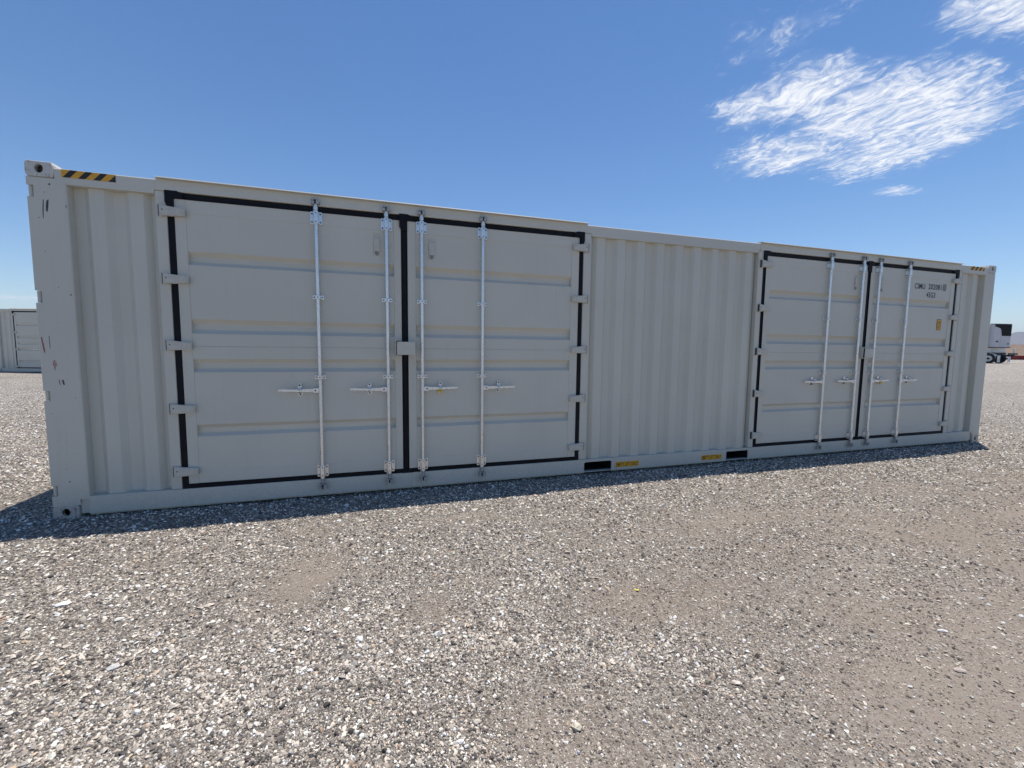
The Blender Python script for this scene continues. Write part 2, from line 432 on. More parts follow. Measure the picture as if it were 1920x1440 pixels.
def ground_mat():
    m_ = bpy.data.materials.new('gravel_yard'); m_.use_nodes = True
    t = NT(m_.node_tree)
    pos = t.n('ShaderNodeNewGeometry').outputs['Position']
    dirtf = t.n('ShaderNodeAttribute', attribute_name='dirt').outputs['Fac']
    def stones(scale, seed):
        p = t.vmath('ADD', pos, (seed * 3.1, seed * 1.7, 0))
        p = t.vmath('ADD', p, t.vmath('MULTIPLY', t.vmath('SUBTRACT', t.noise(p, scale * .7, 2, out='Color'), (.5, .5, .5)), (.6 / scale, .6 / scale, 0)))
        v = t.n('ShaderNodeTexVoronoi', ins={'Vector': p, 'Scale': scale})
        c = t.n('ShaderNodeSeparateXYZ', ins={0: v.outputs['Color']})
        return v.outputs['Distance'], c.outputs[0], c.outputs[1]
    GR = [(0, (.03, .027, .025)), (.20, (.085, .075, .066)), (.42, (.235, .207, .177)), (.62, (.40, .357, .305)), (.80, (.60, .545, .473)), (.92, (.78, .73, .64)), (1, (.88, .84, .76))]
    d1, r1, s1 = stones(105, 1)
    d2, r2, s2 = stones(46, 2)
    d3, r3, s3 = stones(210, 3)
    c1 = t.ramp(r1, GR); c2 = t.ramp(r2, GR); c3 = t.ramp(r3, GR)
    c = t.mix(t.math('GREATER_THAN', s1, .45), c3, c1)
    big = t.math('MULTIPLY', t.math('GREATER_THAN', s2, .66), t.math('LESS_THAN', d2, .52))
    c = t.mix(big, c, c2)
    stony = t.n('ShaderNodeAttribute', attribute_name='stony').outputs['Fac']
    c = t.mix(t.math('MULTIPLY', stony, .75), c, t.mix(.5, t.mix(.70, (0, 0, 0), c), (.225, .188, .152)))  # browner ground under loose stones, with shade of the gaps darkened in
    # soil fines between and over the stones
    soil_n = t.noise(pos, 320, 3, .7)
    soil = t.mix(soil_n, (.155, .120, .092), (.325, .265, .21))
    patch = t.noise(pos, 1.7, 4, .6)
    sf = t.math('ADD', t.math('MULTIPLY', dirtf, 1.05), t.math('MULTIPLY', t.smooth(patch, .42, .75), .32))
    sf = t.math('ADD', sf, t.math('MULTIPLY', t.math('SUBTRACT', t.noise(pos, 60, 3, .6), .5), .7), clamp=True)
    c = t.mix(t.math('MULTIPLY', sf, .80), c, soil)
    # broad tone drift over the yard: paler dust and darker raked stone
    drift = t.noise(t.vmath('MULTIPLY', pos, (.22, .8, 1)), 1.0, 4, .55)
    c = t.mix(t.math('MULTIPLY', t.smooth(drift, .35, .70), .35), c, t.mix(.5, c, (.38, .34, .295)))
    tracks = t.noise(t.vmath('MULTIPLY', pos, (.05, .55, 1)), 1.0, 5, .6)
    c = t.mix(t.math('MULTIPLY', t.smooth(tracks, .5, .7), .30), c, (.24, .21, .182))
    clump = t.math('ADD', t.math('MULTIPLY', t.noise(pos, 2.6, 4, .65), .5), t.math('MULTIPLY', t.noise(pos, .55, 5, .65), .5))
    yard = t.math('SUBTRACT', 1.0, t.math('MULTIPLY', stony, .75))
    c = t.mix(t.math('MULTIPLY', t.smooth(clump, .52, .66), t.math('MULTIPLY', yard, .62)), c, (.19, .163, .14))
    c = t.mix(t.math('MULTIPLY', t.smooth(clump, .47, .36), t.math('MULTIPLY', yard, .55)), c, (.47, .42, .355))
    # bare desert soil with scrub beyond the yard
    sx = t.n('ShaderNodeSeparateXYZ', ins={0: pos})
    far = t.smooth(t.math('ADD', sx.outputs[0], t.math('MULTIPLY', t.noise(pos, .05, 3), 30.0)), 118, 150)
    scrub = t.smooth(t.noise(pos, .22, 5, .7), .48, .62)
    desert = t.mix(scrub, (.21, .145, .10), (.10, .08, .056))
    c = t.mix(far, c, desert)
    b = t.n('ShaderNodeBsdfPrincipled', ins={'Base Color': c, 'Roughness': .9, 'Specular IOR Level': .25})
    h = t.math('ADD', t.math('MULTIPLY', t.math('SUBTRACT', 1, t.smooth(d1, .1, .75)), .55), t.math('MULTIPLY', t.math('SUBTRACT', 1, t.smooth(d3, .1, .75)), .25))
    h = t.math('ADD', h, t.math('MULTIPLY', t.math('MULTIPLY', big, t.math('SUBTRACT', .6, d2)), 1.6))
    h = t.math('MULTIPLY', h, t.math('SUBTRACT', 1.0, t.math('MULTIPLY', sf, .7)))
    bn = t.n('ShaderNodeBump', ins={'Strength': .9, 'Distance': .012, 'Height': h})
    t.t.links.new(bn.outputs[0], b.inputs['Normal'])
    t.n('ShaderNodeOutputMaterial', ins={0: b.outputs[0]})
    return m_
gme.materials.append(ground_mat())
ground = link(gme, 'ground'); ground['kind'] = 'structure'
ground['label'] = 'grey gravel yard with brown dirt patches and wheel tracks'

# ---- loose gravel: real stones, one uncountable mass
def stone_mat():
    m_ = bpy.data.materials.new('gravel_stone'); m_.use_nodes = True
    t = NT(m_.node_tree)
    pos = t.n('ShaderNodeNewGeometry').outputs['Position']
    a = t.n('ShaderNodeAttribute', attribute_name='tone').outputs['Color']
    n = t.noise(pos, 260, 4, .65)
    c = t.mix(t.math('MULTIPLY', t.smooth(n, .35, .75), .35), a, t.mix(.6, a, (.30, .26, .21)))
    b = t.n('ShaderNodeBsdfPrincipled', ins={'Base Color': c, 'Roughness': .82, 'Specular IOR Level': .3})
    bn = t.n('ShaderNodeBump', ins={'Strength': .5, 'Distance': .003, 'Height': t.noise(pos, 190, 3)})
    t.t.links.new(bn.outputs[0], b.inputs['Normal'])
    t.n('ShaderNodeOutputMaterial', ins={0: b.outputs[0]})
    return m_
M['stone'] = stone_mat()
PAL = np.array([(.035, .033, .034), (.06, .056, .055), (.095, .088, .083), (.15, .138, .126), (.21, .193, .172), (.27, .245, .212), (.34, .312, .272), (.42, .388, .34),
                (.50, .465, .41), (.58, .545, .485), (.67, .635, .57), (.78, .75, .68), (.40, .32, .235), (.30, .215, .16), (.27, .27, .262), (.17, .172, .165)])
PW = np.array([.06, .085, .10, .10, .105, .09, .11, .11, .095, .075, .055, .04, .02, .006, .03, .03]); PW = PW / PW.sum()
gold = (1 + 5 ** .5) / 2
ICO = np.array([(-1, gold, 0), (1, gold, 0), (-1, -gold, 0), (1, -gold, 0), (0, -1, gold), (0, 1, gold), (0, -1, -gold), (0, 1, -gold),
                (gold, 0, -1), (gold, 0, 1), (-gold, 0, -1), (-gold, 0, 1)]) / math.hypot(1, gold)
ICF = np.array([(0, 11, 5), (0, 5, 1), (0, 1, 7), (0, 7, 10), (0, 10, 11), (1, 5, 9), (5, 11, 4), (11, 10, 2), (10, 7, 6), (7, 1, 8),
                (3, 9, 4), (3, 4, 2), (3, 2, 6), (3, 6, 8), (3, 8, 9), (4, 9, 5), (2, 4, 11), (6, 2, 10), (8, 6, 7), (9, 8, 1)])
OCT = np.array([(1, 0, .0), (.35, .95, .1), (-.8, .6, -.05), (-.85, -.55, .1), (.3, -.95, 0), (.1, .1, .9), (-.1, -.05, -.8)])
OCF = np.array([(0, 1, 5), (1, 2, 5), (2, 3, 5), (3, 4, 5), (4, 0, 5)])

def scatter(n, r0, r1, smin0, base, faces, smax):
    # even spread in log-radius about the camera's foot: as many stones per picture area
    u_ = rng.random(n)
    r_ = r0 * (r1 / r0) ** u_
    a = R(72.9) + (rng.random(n) - .5) * R(132)
    x = CAM[0] + r_ * np.cos(a); y = CAM[1] + r_ * np.sin(a)
    d = dirt(x, y); cl = fbm(x * 2.2, y * 2.2, 51)
    ok = rng.random(n) < (1 - .80 * d) * (.62 + .8 * sstep(cl, .3, .7))
    ok &= rng.random(n) < 1 - .9 * sstep(r_, 7, 24)
    ok &= ~((y > .07) & (x > -.02) & (x < 12.22) & (y < 2.5)) & ((y < 2.6) | (x < -.1) | (x > 12.3))
    x, y, r_, d = x[ok], y[ok], r_[ok], d[ok]; k = len(x)
    s = smin0 * np.maximum(1, r_ / 2.4) * (rng.random(k) + 1e-3) ** (-1 / 2.8)
    s = np.minimum(s, smax * (.6 + .4 * rng.random(k))) * (1 - .30 * d)
    sc = np.stack([s * (.85 + .4 * rng.random(k)), s * (.65 + .35 * rng.random(k)), s * (.55 + .40 * rng.random(k))], 1)
    nb = len(base)
    P = base[None] * (1 + (rng.random((k, nb, 1)) - .5) * .55) + (rng.random((k, nb, 3)) - .5) * .22
    P = P * sc[:, None, :]
    tilt = (rng.random((k, 2)) - .5) * .7
    P[:, :, 2] += P[:, :, 0] * tilt[:, :1] + P[:, :, 1] * tilt[:, 1:]
    th = rng.random(k) * 2 * math.pi; c_, s_ = np.cos(th)[:, None], np.sin(th)[:, None]
    X = P[:, :, 0] * c_ - P[:, :, 1] * s_ + x[:, None]; Y = P[:, :, 0] * s_ + P[:, :, 1] * c_ + y[:, None]
    Z = P[:, :, 2] + (ground_z(x, y) + sc[:, 2] * .45)[:, None]
    col = np.minimum(PAL[rng.choice(len(PAL), k, p=PW)] * (1.20 + .42 * rng.random((k, 1))) * np.array((1.045, .985, .93)) + .01, .88)
    col = col * (1 - .25 * d[:, None]) + np.array((.27, .215, .16)) * .25 * d[:, None]
    F = faces[None] + (np.arange(k) * nb)[:, None, None]
    return np.stack([X, Y, Z], -1).reshape(-1, 3), F.reshape(-1, 3), np.repeat(col, nb, 0)
parts = [scatter(140000, .85, 2.8, .0027, ICO, ICF, .0115), scatter(480000, 1.9, 24.0, .0028, OCT, OCF, .017), scatter(500, 1.2, 9.0, .010, ICO, ICF, .018)]
co = []; fa = []; cc = []; off = 0
for a, b, c in parts:
    co.append(a); fa.append(b + off); cc.append(c); off += len(a)
co = np.concatenate(co); fa = np.concatenate(fa); cc = np.concatenate(cc)
sme = np_mesh('gravel', co, fa)
ca = sme.attributes.new('tone', 'FLOAT_COLOR', 'POINT')
ca.data.foreach_set('color', np.concatenate([cc, np.ones((len(cc), 1))], 1).astype(np.float32).ravel())
sme.materials.append(M['stone'])
gravel = link(sme, 'gravel')
tag(gravel, 'loose grey, tan and white gravel stones strewn over the yard', 'gravel', kind='stuff')

# ------------------------------------------------------------------ mountains
def ridge(name, dist, h0, h1, seed, col, label):
    az = np.radians(np.arange(-25, 160, .22)); rows = []
    for k, (dr, hf) in enumerate(((-.14, 0), (-.09, .38), (-.04, .72), (0, 1.0), (.05, .6), (.11, 0))):
        prof = h0 + (h1 - h0) * fbm(az * 9 + k * .13, az * 0 + seed, seed, 6)
        wob = 1 + .03 * (fbm(az * 40, az * 0 + k, seed + k, 3) - .5)
        rows.append(np.stack([CAM[0] + dist * (1 + dr) * wob * np.cos(az), CAM[1] + dist * (1 + dr) * wob * np.sin(az),
                              prof * hf * (1 + .25 * (fbm(az * 60, az * 0 + k * 3, seed + 7, 3) - .5)) - (30 if hf == 0 else 0)], 1))
    co_ = np.concatenate(rows); n = len(az)
    i2 = np.arange(n * len(rows)).reshape(len(rows), n)
    f_ = np.stack([i2[:-1, :-1], i2[:-1, 1:], i2[1:, 1:], i2[1:, :-1]], -1).reshape(-1, 4)
    me = np_mesh(name, co_, f_, True)
    me.materials.append(pmat(name + '_rock', col, .9, 0, .3, .002))
    o = link(me, name); o['kind'] = 'structure'; o['label'] = label
ridge('mountains', 6800, 60, 330, 5, (.12, .105, .10), 'long blue hazy mountain range on the horizon')
ridge('foothills', 4300, 20, 150, 13, (.13, .11, .10), 'low bluish foothills in front of the mountains')

# ------------------------------------------------------------------ container
L, H, W = 12.192, 2.896, 2.438
YR, YJ, YC, YV = .006, .009, .028, .068      # rail, jamb, corrugation crest, corrugation valley
YG, YF, YS, YB = .018, .012, .017, .054      # gasket, leaf frame, leaf sheet, rib floor
BAY = 6.468                                   # second pair of doors
PITCH = 2.398 / 9

def corr_profile(x0, x1, c0, yc, yv, pitch=PITCH):
    """valley centres at c0 + k*pitch, clipped to [x0, x1]."""
    def y_at(x):
        d = abs(((x - c0 + pitch / 2) % pitch) - pitch / 2)
        a, b = pitch * .150, pitch * .315
        return yv if d < a else yc if d > b else yv + (yc - yv) * (d - a) / (b - a)
    xs = [x0, x1]
    k = math.floor((x0 - c0) / pitch) - 1
    while c0 + k * pitch < x1 + pitch:
        for f in (-.315, -.150, .150, .315):
            x = c0 + (k + f) * pitch
            if x0 + .001 < x < x1 - .001: xs.append(x)
        k += 1
    xs.sort()
    return [(x, y_at(x)) for x in xs]

def make_casting(root, x0, y0, z0, mat, low):
    """ISO corner block with an oval hole in its front face and rounded corners; x0,y0,z0 = min corner."""
    b = MB(); w_, d_, h_ = .178, .162, .118
    cx, cz = x0 + w_ * .50, z0 + h_ * .53
    front = y0 < 1
    yf = y0 if front else y0 + d_
    yb = y0 + d_ if front else y0
    sg = 1 if front else -1
    n = 24; r_ = .014
    outer = []; inner = []
    for i in range(n):
        a = 2 * math.pi * (i + .5) / n; ca_, sa_ = math.cos(a), math.sin(a)
        k = min((w_ / 2) / max(abs(ca_), 1e-6), (h_ / 2) / max(abs(sa_), 1e-6))
        px, pz = ca_ * k, sa_ * k
        lx, lz = w_ / 2 - r_, h_ / 2 - r_                 # round the corners
        if abs(px) > lx and abs(pz) > lz:
            vx, vz = abs(px) - lx, abs(pz) - lz; l = math.hypot(vx, vz)
            px, pz = math.copysign(lx + vx / l * r_, px), math.copysign(lz + vz / l * r_, pz)
        outer.append((x0 + w_ / 2 + px, z0 + h_ / 2 + pz))
        ex = (.034 if abs(ca_) else 0); inner.append((cx + .027 * ca_, cz + .034 * sa_))
    V = []; e = .006
    for poly, y in ((outer, yf + sg * e), (None, 0), (inner, yf), (inner, yf + sg * .03), (outer, yb)):
        if poly is None:
            poly = [(x0 + w_ / 2 + (p[0] - x0 - w_ / 2) * .955, z0 + h_ / 2 + (p[1] - z0 - h_ / 2) * .93) for p in outer]; y = yf
        V += [(p[0], y, p[1]) for p in poly]
    F = []
    for a0, a1 in ((0, n), (n, 2 * n), (2 * n, 3 * n), (0, 4 * n)):
        F += [(a0 + i, a0 + (i + 1) % n, a1 + (i + 1) % n, a1 + i) for i in range(n)]
    F.append(tuple(range(4 * n, 5 * n)))
    b.add(V, F, mat)
    V2 = [(p[0], yf + sg * .0301, p[1]) for p in inner]
    b.add([(cx + (p[0] - cx) * 1.5, yf + sg * .075, cz + (p[2] - cz) * 1.3) for p in V2] + V2,
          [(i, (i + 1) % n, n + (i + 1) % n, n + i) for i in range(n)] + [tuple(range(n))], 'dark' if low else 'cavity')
    return b.build('corner_casting', root)

def make_bay(root, ribs, hinges, tagc=True, detail=True):
    """one pair of doors at the left position (centre x = 2.862); returns the parts."""
    out = []
    X0, X1, Z0, Z1 = .912, 4.812, .182, 2.762
    XM = (X0 + X1) / 2
    # header with its drip ledge
    b = MB(); b.box(.849, 4.85, -.002, .112, Z1 + .003, 2.866, 'paint', .003)
    b.prism([(-.030, 2.856), (-.031, 2.862), (-.027, 2.869), (.02, 2.880), (.06, 2.880), (.06, 2.868), (-.002, 2.8665), (-.020, 2.862)], 'x', .852, 4.847, 'paint')
    out.append(b.build('door_header', root))
    # jambs
    for (a, c) in ((.832, X0), (X1, 4.902)):
        out.append(MB().box(a, c, YJ, .112, .19, Z1 + .002, 'paint', .003).build('door_jamb', root))
    # dark rubber gasket filling the gap round and between the leaves
    g = .050; b = MB()
    b.box(X0 + .001, X0 + g, YG, .07, Z0 + .03, Z1 - .02, 'rubber', .004); b.box(X1 - g, X1 - .001, YG, .07, Z0 + .03, Z1 - .02, 'rubber', .004)
    b.box(X0 + .001, X1 - .001, YG - .002, .069, Z1 - .046, Z1, 'rubber', .004); b.box(X0 + .001, X1 - .001, YG - .002, .069, Z0, Z0 + .044, 'rubber', .004)
    b.box(XM - .024, XM + .024, YG + .001, .068, Z0 + .03, Z1 - .03, 'rubber', .004)
    # lips that lap over the edges of the leaves
    for x in (X0 + g - .004, X1 - g - .003, XM - .029, XM + .022): b.box(x, x + .007, YF - .003, YG + .004, Z0 + .05, Z1 - .05, 'rubber', .002)
    b.box(X0 + .05, X1 - .05, YF - .0035, YG + .003, Z1 - .052, Z1 - .044, 'rubber', .002); b.box(X0 + .05, X1 - .05, YF - .0035, YG + .003, Z0 + .042, Z0 + .05, 'rubber', .002)
    # moulded corner pieces
    yk0, yk1 = YF - .016, YG + .003
    zt = Z1 + .010
    b.prism([(X0 - .006, zt), (X0 + .085, zt), (X0 + .125, Z1 - .012), (X0 + .125, Z1 - .05), (X0 + .052, Z1 - .05), (X0 + .052, Z1 - .125), (X0 + .014, Z1 - .125), (X0 - .006, Z1 - .09)], 'y', yk0, yk1, 'rubber')
    b.prism([(X1 + .004, zt), (X1 - .085, zt), (X1 - .125, Z1 - .012), (X1 - .125, Z1 - .05), (X1 - .052, Z1 - .05), (X1 - .052, Z1 - .125), (X1 - .014, Z1 - .125), (X1 + .004, Z1 - .09)], 'y', yk0, yk1, 'rubber')
    b.prism([(XM - .046, zt), (XM + .036, zt), (XM + .075, Z1 - .012), (XM + .075, Z1 - .05), (XM + .024, Z1 - .05), (XM + .024, Z1 - .15), (XM - .026, Z1 - .15), (XM - .046, Z1 - .11)], 'y', yk0, yk1, 'rubber')
    b.box(XM - .04, XM + .07, YF - .005, YG + .003, Z0 - .004, Z0 + .04, 'rubber', .003)
    out.append(b.build('door_gasket', root))

    shared = {}
    def inst(key, make, name, parent, loc):
        if key not in shared:
            o = make().build(name, parent, loc); shared[key] = o.data
            return o
        return link(shared[key], name, parent, loc)
    def mk_hinge(sg):
        def f():
            b = MB()
            pts = [(-.040, .041), (.0, .041), (.028, .036), (.142, .026), (.142, -.034), (.028, -.041), (-.040, -.041)]
            b.prism([(sg * p[0], p[1]) for p in pts], 'y', -.020, .010, 'paint')
            b.prism([(sg * p[0] * .92, p[1] * .8) for p in pts], 'y', -.023, -.0201, 'paint')
            x0, x1 = sorted((sg * -.050, sg * -.043))
            b.box(x0, x1, -.012, .012, -.046, .046, 'bolt')  # dark strip at the hinge end, the lug's shadow built as a plate
            x0, x1 = sorted((sg * -.044, sg * -.004))
            b.box(x0, x1, -.013, .009, .0415, .0470, 'paint'); b.box(x0, x1, -.013, .009, -.0470, -.0415, 'paint')
            b.tube((sg * -.016, -.0236, .006), (sg * -.016, -.019, .006), .006, 'bolt', 8)
            b.tube((sg * .10, -.0236, -.01), (sg * .10, -.019, -.01), .008, 'paint', 8)
            return b
        return f
    def mk_rod():
        b = MB(); yc = -.018
        b.tube((0, yc, .215), (0, yc, 2.74), .0165, 'galv', 14)
        for z in (.215, 2.735): b.tube((0, yc, z - .012), (0, yc, z + .012), .022, 'galv', 12)
        b.tube((0, yc, .155), (0, yc, .214), .0155, 'cast', 12); b.tube((0, yc, 2.741), (0, yc, 2.785), .0155, 'galv', 12)
        return b
    def mk_bracket():
        b = MB()
        for s_ in (-1, 1):
            x0, x1 = sorted((s_ * .021, s_ * .050))
            b.prism([(x0, -.050), (x0 + .007, -.057), (x1 - .007, -.057), (x1, -.050), (x1, .050), (x1 - .007, .057), (x0 + .007, .057), (x0, .050)], 'y', .004, YS + .0005, 'galv')
            for z in (-.037, .037): b.tube((s_ * .036, .0045, z), (s_ * .036, -.004, z), .0070, 'bolt', 8)
        b.box(-.022, .022, -.0395, .010, -.060, .060, 'galv', .006)
        for z in (-.040, .038): b.tube((0, -.0405, z), (0, -.038, z), .0055, 'dark', 8)
        return b
    def mk_guide():
        b = MB()
        for s_ in (-1, 1):
            x0, x1 = sorted((s_ * .019, s_ * .049))
            b.box(x0, x1, .002, YS + .0005, -.021, .021, 'galv', .003)
            b.tube((s_ * .034, .0025, 0), (s_ * .034, -.004, 0), .0065, 'bolt', 8)
        b.box(-.022, .022, -.038, .010, -.019, .019, 'galv', .004)
        b.tube((0, -.039, 0), (0, -.037, 0), .0055, 'dark', 8)
        return b
    def mk_keeper(up):
        def f():
            b = MB()
            if not up: b.box(-.062, .060, -.0015, .010, -.030, .036, 'paint', .002)
            b.box(-.024, .024, -.030, .006, -.010, .020, 'cast', .006)
            b.prism([(.006, -.030), (.034, -.022), (.038, .006), (.028, .024), (.010, .018)], 'y', -.044, .004, 'cast')
            b.prism([(-.036, -.026), (-.012, -.030), (-.010, -.004), (-.034, .004)], 'y', -.042, .004, 'cast')
            b.prism([(-.034, .010), (-.012, .006), (-.010, .022), (-.030, .026)], 'y', -.038, .004, 'cast')
            b.tube((-.030, -.036, -.012), (.034, -.036, -.004), .007, 'cast', 8)
            b.box(-.006, .004, -.0445, -.02, -.022, .012, 'dark')
            return b
        return f
    def mk_handle(sg):
        def f():
            b = MB()
            x0, x1 = sorted((sg * .012, sg * .062))
            b.box(x0, x1, -.034, -.006, -.030, .024, 'galv', .006)
            b.tube((sg * .042, -.0355, -.002), (sg * .042, -.032, -.002), .008, 'bolt', 10)
            pts = [(.058, .014), (.14, .013), (.20, .010), (.33, .014), (.355, .012), (.362, .003), (.355, -.006), (.33, -.008), (.20, -.012), (.14, -.014), (.058, -.016)]
            b.prism([(sg * p[0], p[1]) for p in pts], 'y', -.031, -.020, 'galv')
            b.prism([(sg * p[0], p[1] * .45) for p in pts[1:-1]], 'y', -.034, -.0312, 'galv')
            return b
        return f
    def mk_catch(tagged):
        def f():
            b = MB(); n = 7
            def pill(z0, z1, r, mat, y0, y1, hw=None):
                pts = [(r * math.cos(math.pi * i / n), z1 + r * math.sin(math.pi * i / n)) for i in range(n + 1)]
                pts += [(-r * math.cos(math.pi * i / n), z0 - r * math.sin(math.pi * i / n)) for i in range(n + 1)]
                b.prism(pts, 'y', y0, y1, mat)
            pill(-.042, .042, .019, 'galv', .008, YS + .0005)
            pill(.018, .040, .0165, 'galv', -.030, -.022)
            b.box(-.016, .016, -.0365, -.0305, -.004, .024, 'bluefilm', .002)
            b.box(-.016, .016, -.022, .0085, .012, .026, 'galv', .002)
            b.tube((0, .0085, -.044), (0, -.001, -.044), .0085, 'bolt', 10)
            b.tube((0, -.0305, .044), (0, -.034, .044), .009, 'bolt', 10)
            if tagged:
                b.prism([(-.019, -.012), (.019, -.012), (.019, -.042), (0, -.060), (-.019, -.042)], 'y', -.036, -.022, 'tag')
                b.tube((.0, -.037, -.030), (0, -.0362, -.030), .006, 'bolt', 8)
            else:
                b.prism([(-.014, -.014), (.014, -.014), (.014, -.026), (-.006, -.026), (-.006, -.034), (-.014, -.034)], 'y', -.004, .0085, 'bolt')
            return b
        return f
    def mk_vent():
        b = MB()
        b.box(-.032, .032, YS - .004, YS + .001, -.106, .106, 'paint', .0015)
        b.prism([(YS - .0041, -.062), (YS - .0041, .068), (YS - .008, .068), (YS - .015, .056), (YS - .015, -.062)], 'x', -.025, .025, 'paint')
        b.box(-.019, .019, YS - .0055, YS - .0038, -.094, -.0625, 'mesh')
        for s_ in (-1, 1): b.tube((s_ * .016, YS - .0042, .088), (s_ * .016, YS - .0075, .088), .007, 'paint', 8)
        b.tube((0, YS - .0042, -.099), (0, YS - .007, -.099), .005, 'bolt', 8)
        return b

    def leaf(x0, x1, sx0, sx1, sg):
        """leaf frame from x0 to x1; sheet from sx0 to sx1 between the stiles."""
        zb, zt_ = .230, 2.712
        zr0, zr1 = .338, 2.598
        b = MB()
        b.box(x0, sx0, YF, .075, zb, zt_, 'paint', .003); b.box(sx1, x1, YF, .0751, zb, zt_, 'paint', .003)
        b.box(sx0, sx1, YF + .002, .074, zb + .001, zr0, 'paint', .002); b.box(sx0, sx1, YF + .002, .0741, zr1, zt_ - .001, 'paint', .002)
        prof = [(YS, zr0)]
        for zt2, zb2 in sorted(ribs, key=lambda r_: r_[1]):
            h = zt2 - zb2
            prof += [(YS, zb2), (YB - .003, zb2 + h * .24), (YB, zb2 + h * .30), (YB, zb2 + h * .66), (YB - .003, zb2 + h * .72), (YS, zt2)]
        prof.append((YS, zr1))
        # horizontal sheet joint
        prof2 = []
        for p, qn in zip(prof, prof[1:] + [None]):
            prof2.append(p)
            if qn and p[1] < 1.463 < qn[1] and p[0] == YS and qn[0] == YS:
                prof2 += [(YS, 1.4615), (YS + .004, 1.463), (YS, 1.4645)]
        b.sheet(prof2, 'x', sx0, sx1, .003, 'paint')
        lf = b.build('side_door', root)
        for z in hinges: inst(('h', sg), mk_hinge(sg), 'hinge', lf, ((X0 if sg > 0 else X1) - sg * .003, 0, z))
        for k, off in enumerate((.167, .788)):
            x = XM - sg * off
            inst('rod', mk_rod, 'locking_bar', lf, (x, 0, 0))
            if detail:
                for z in (2.655, .272): inst('br', mk_bracket, 'bar_bracket', lf, (x, 0, z))
                for z in (1.932, 1.181): inst('gd', mk_guide, 'bar_guide', lf, (x, 0, z))
                inst('ku', mk_keeper(True), 'cam_keeper', lf, (x, 0, 2.797))
                inst('kd', mk_keeper(False), 'cam_keeper', lf, (x, 0, .126))
            inst(('hd', sg), mk_handle(-sg), 'door_handle', lf, (x, 0, 1.060))
            tg = (sg < 0 and k == 0)
            inst(('ct', tg), mk_catch(tg), 'handle_catch', lf, (x - sg * .178, 0, 1.065))
        inst('vent', mk_vent, 'vent', lf, (XM - sg * (.257 if sg > 0 else .267), 0, 2.460))
        return lf
    lf1 = leaf(X0 + .052, XM - .031, 1.047, 2.762, 1)
    lf2 = leaf(XM + .030, X1 - .052, 2.972, 4.668, -1)
    if detail:
        # lock box: guard on the left leaf, box on the right leaf bridging the gap
        b = MB()
        b.box(2.764, 2.772, -.050, .012, 1.386, 1.548, 'paint'); b.box(2.772, 2.822, -.050, .012, 1.540, 1.548, 'paint'); b.box(2.772, 2.822, -.050, .012, 1.386, 1.394, 'paint')
        b.box(2.786, 2.818, -.012, .012, 1.41, 1.53, 'paint', .003)
        b.build('lock_guard', lf1)
        b = MB(); b.box(2.780, 2.955, -.066, -.062, 1.400, 1.528, 'paint'); b.box(2.951, 2.955, -.062, .012, 1.400, 1.528, 'paint')
        b.box(2.780, 2.951, -.062, .012, 1.5245, 1.528, 'paint'); b.box(2.90, 2.951, -.061, .0125, 1.401, 1.404, 'paint')
        b.path([(2.955, -.03, 1.515), (2.966, -.03, 1.490), (2.974, -.03, 1.478), (2.986, -.03, 1.478), (2.990, -.03, 1.496)], .004, 'paint', 6)
        b.build('lock_box', lf2)
        # thin wire seals at the foot of the inner bars
        for lf, x, s_ in ((lf1, XM - .167, -1), (lf2, XM + .167, -1)):
            MB().path([(x + s_ * .020, -.046, .32), (x + s_ * .026, -.050, .24), (x + s_ * .024, -.050, .15), (x + s_ * .006, -.050, .096), (x + .012, -.05, .112)], .0032, 'galv', 6).build('wire_seal', lf)
    return out + [lf1, lf2]

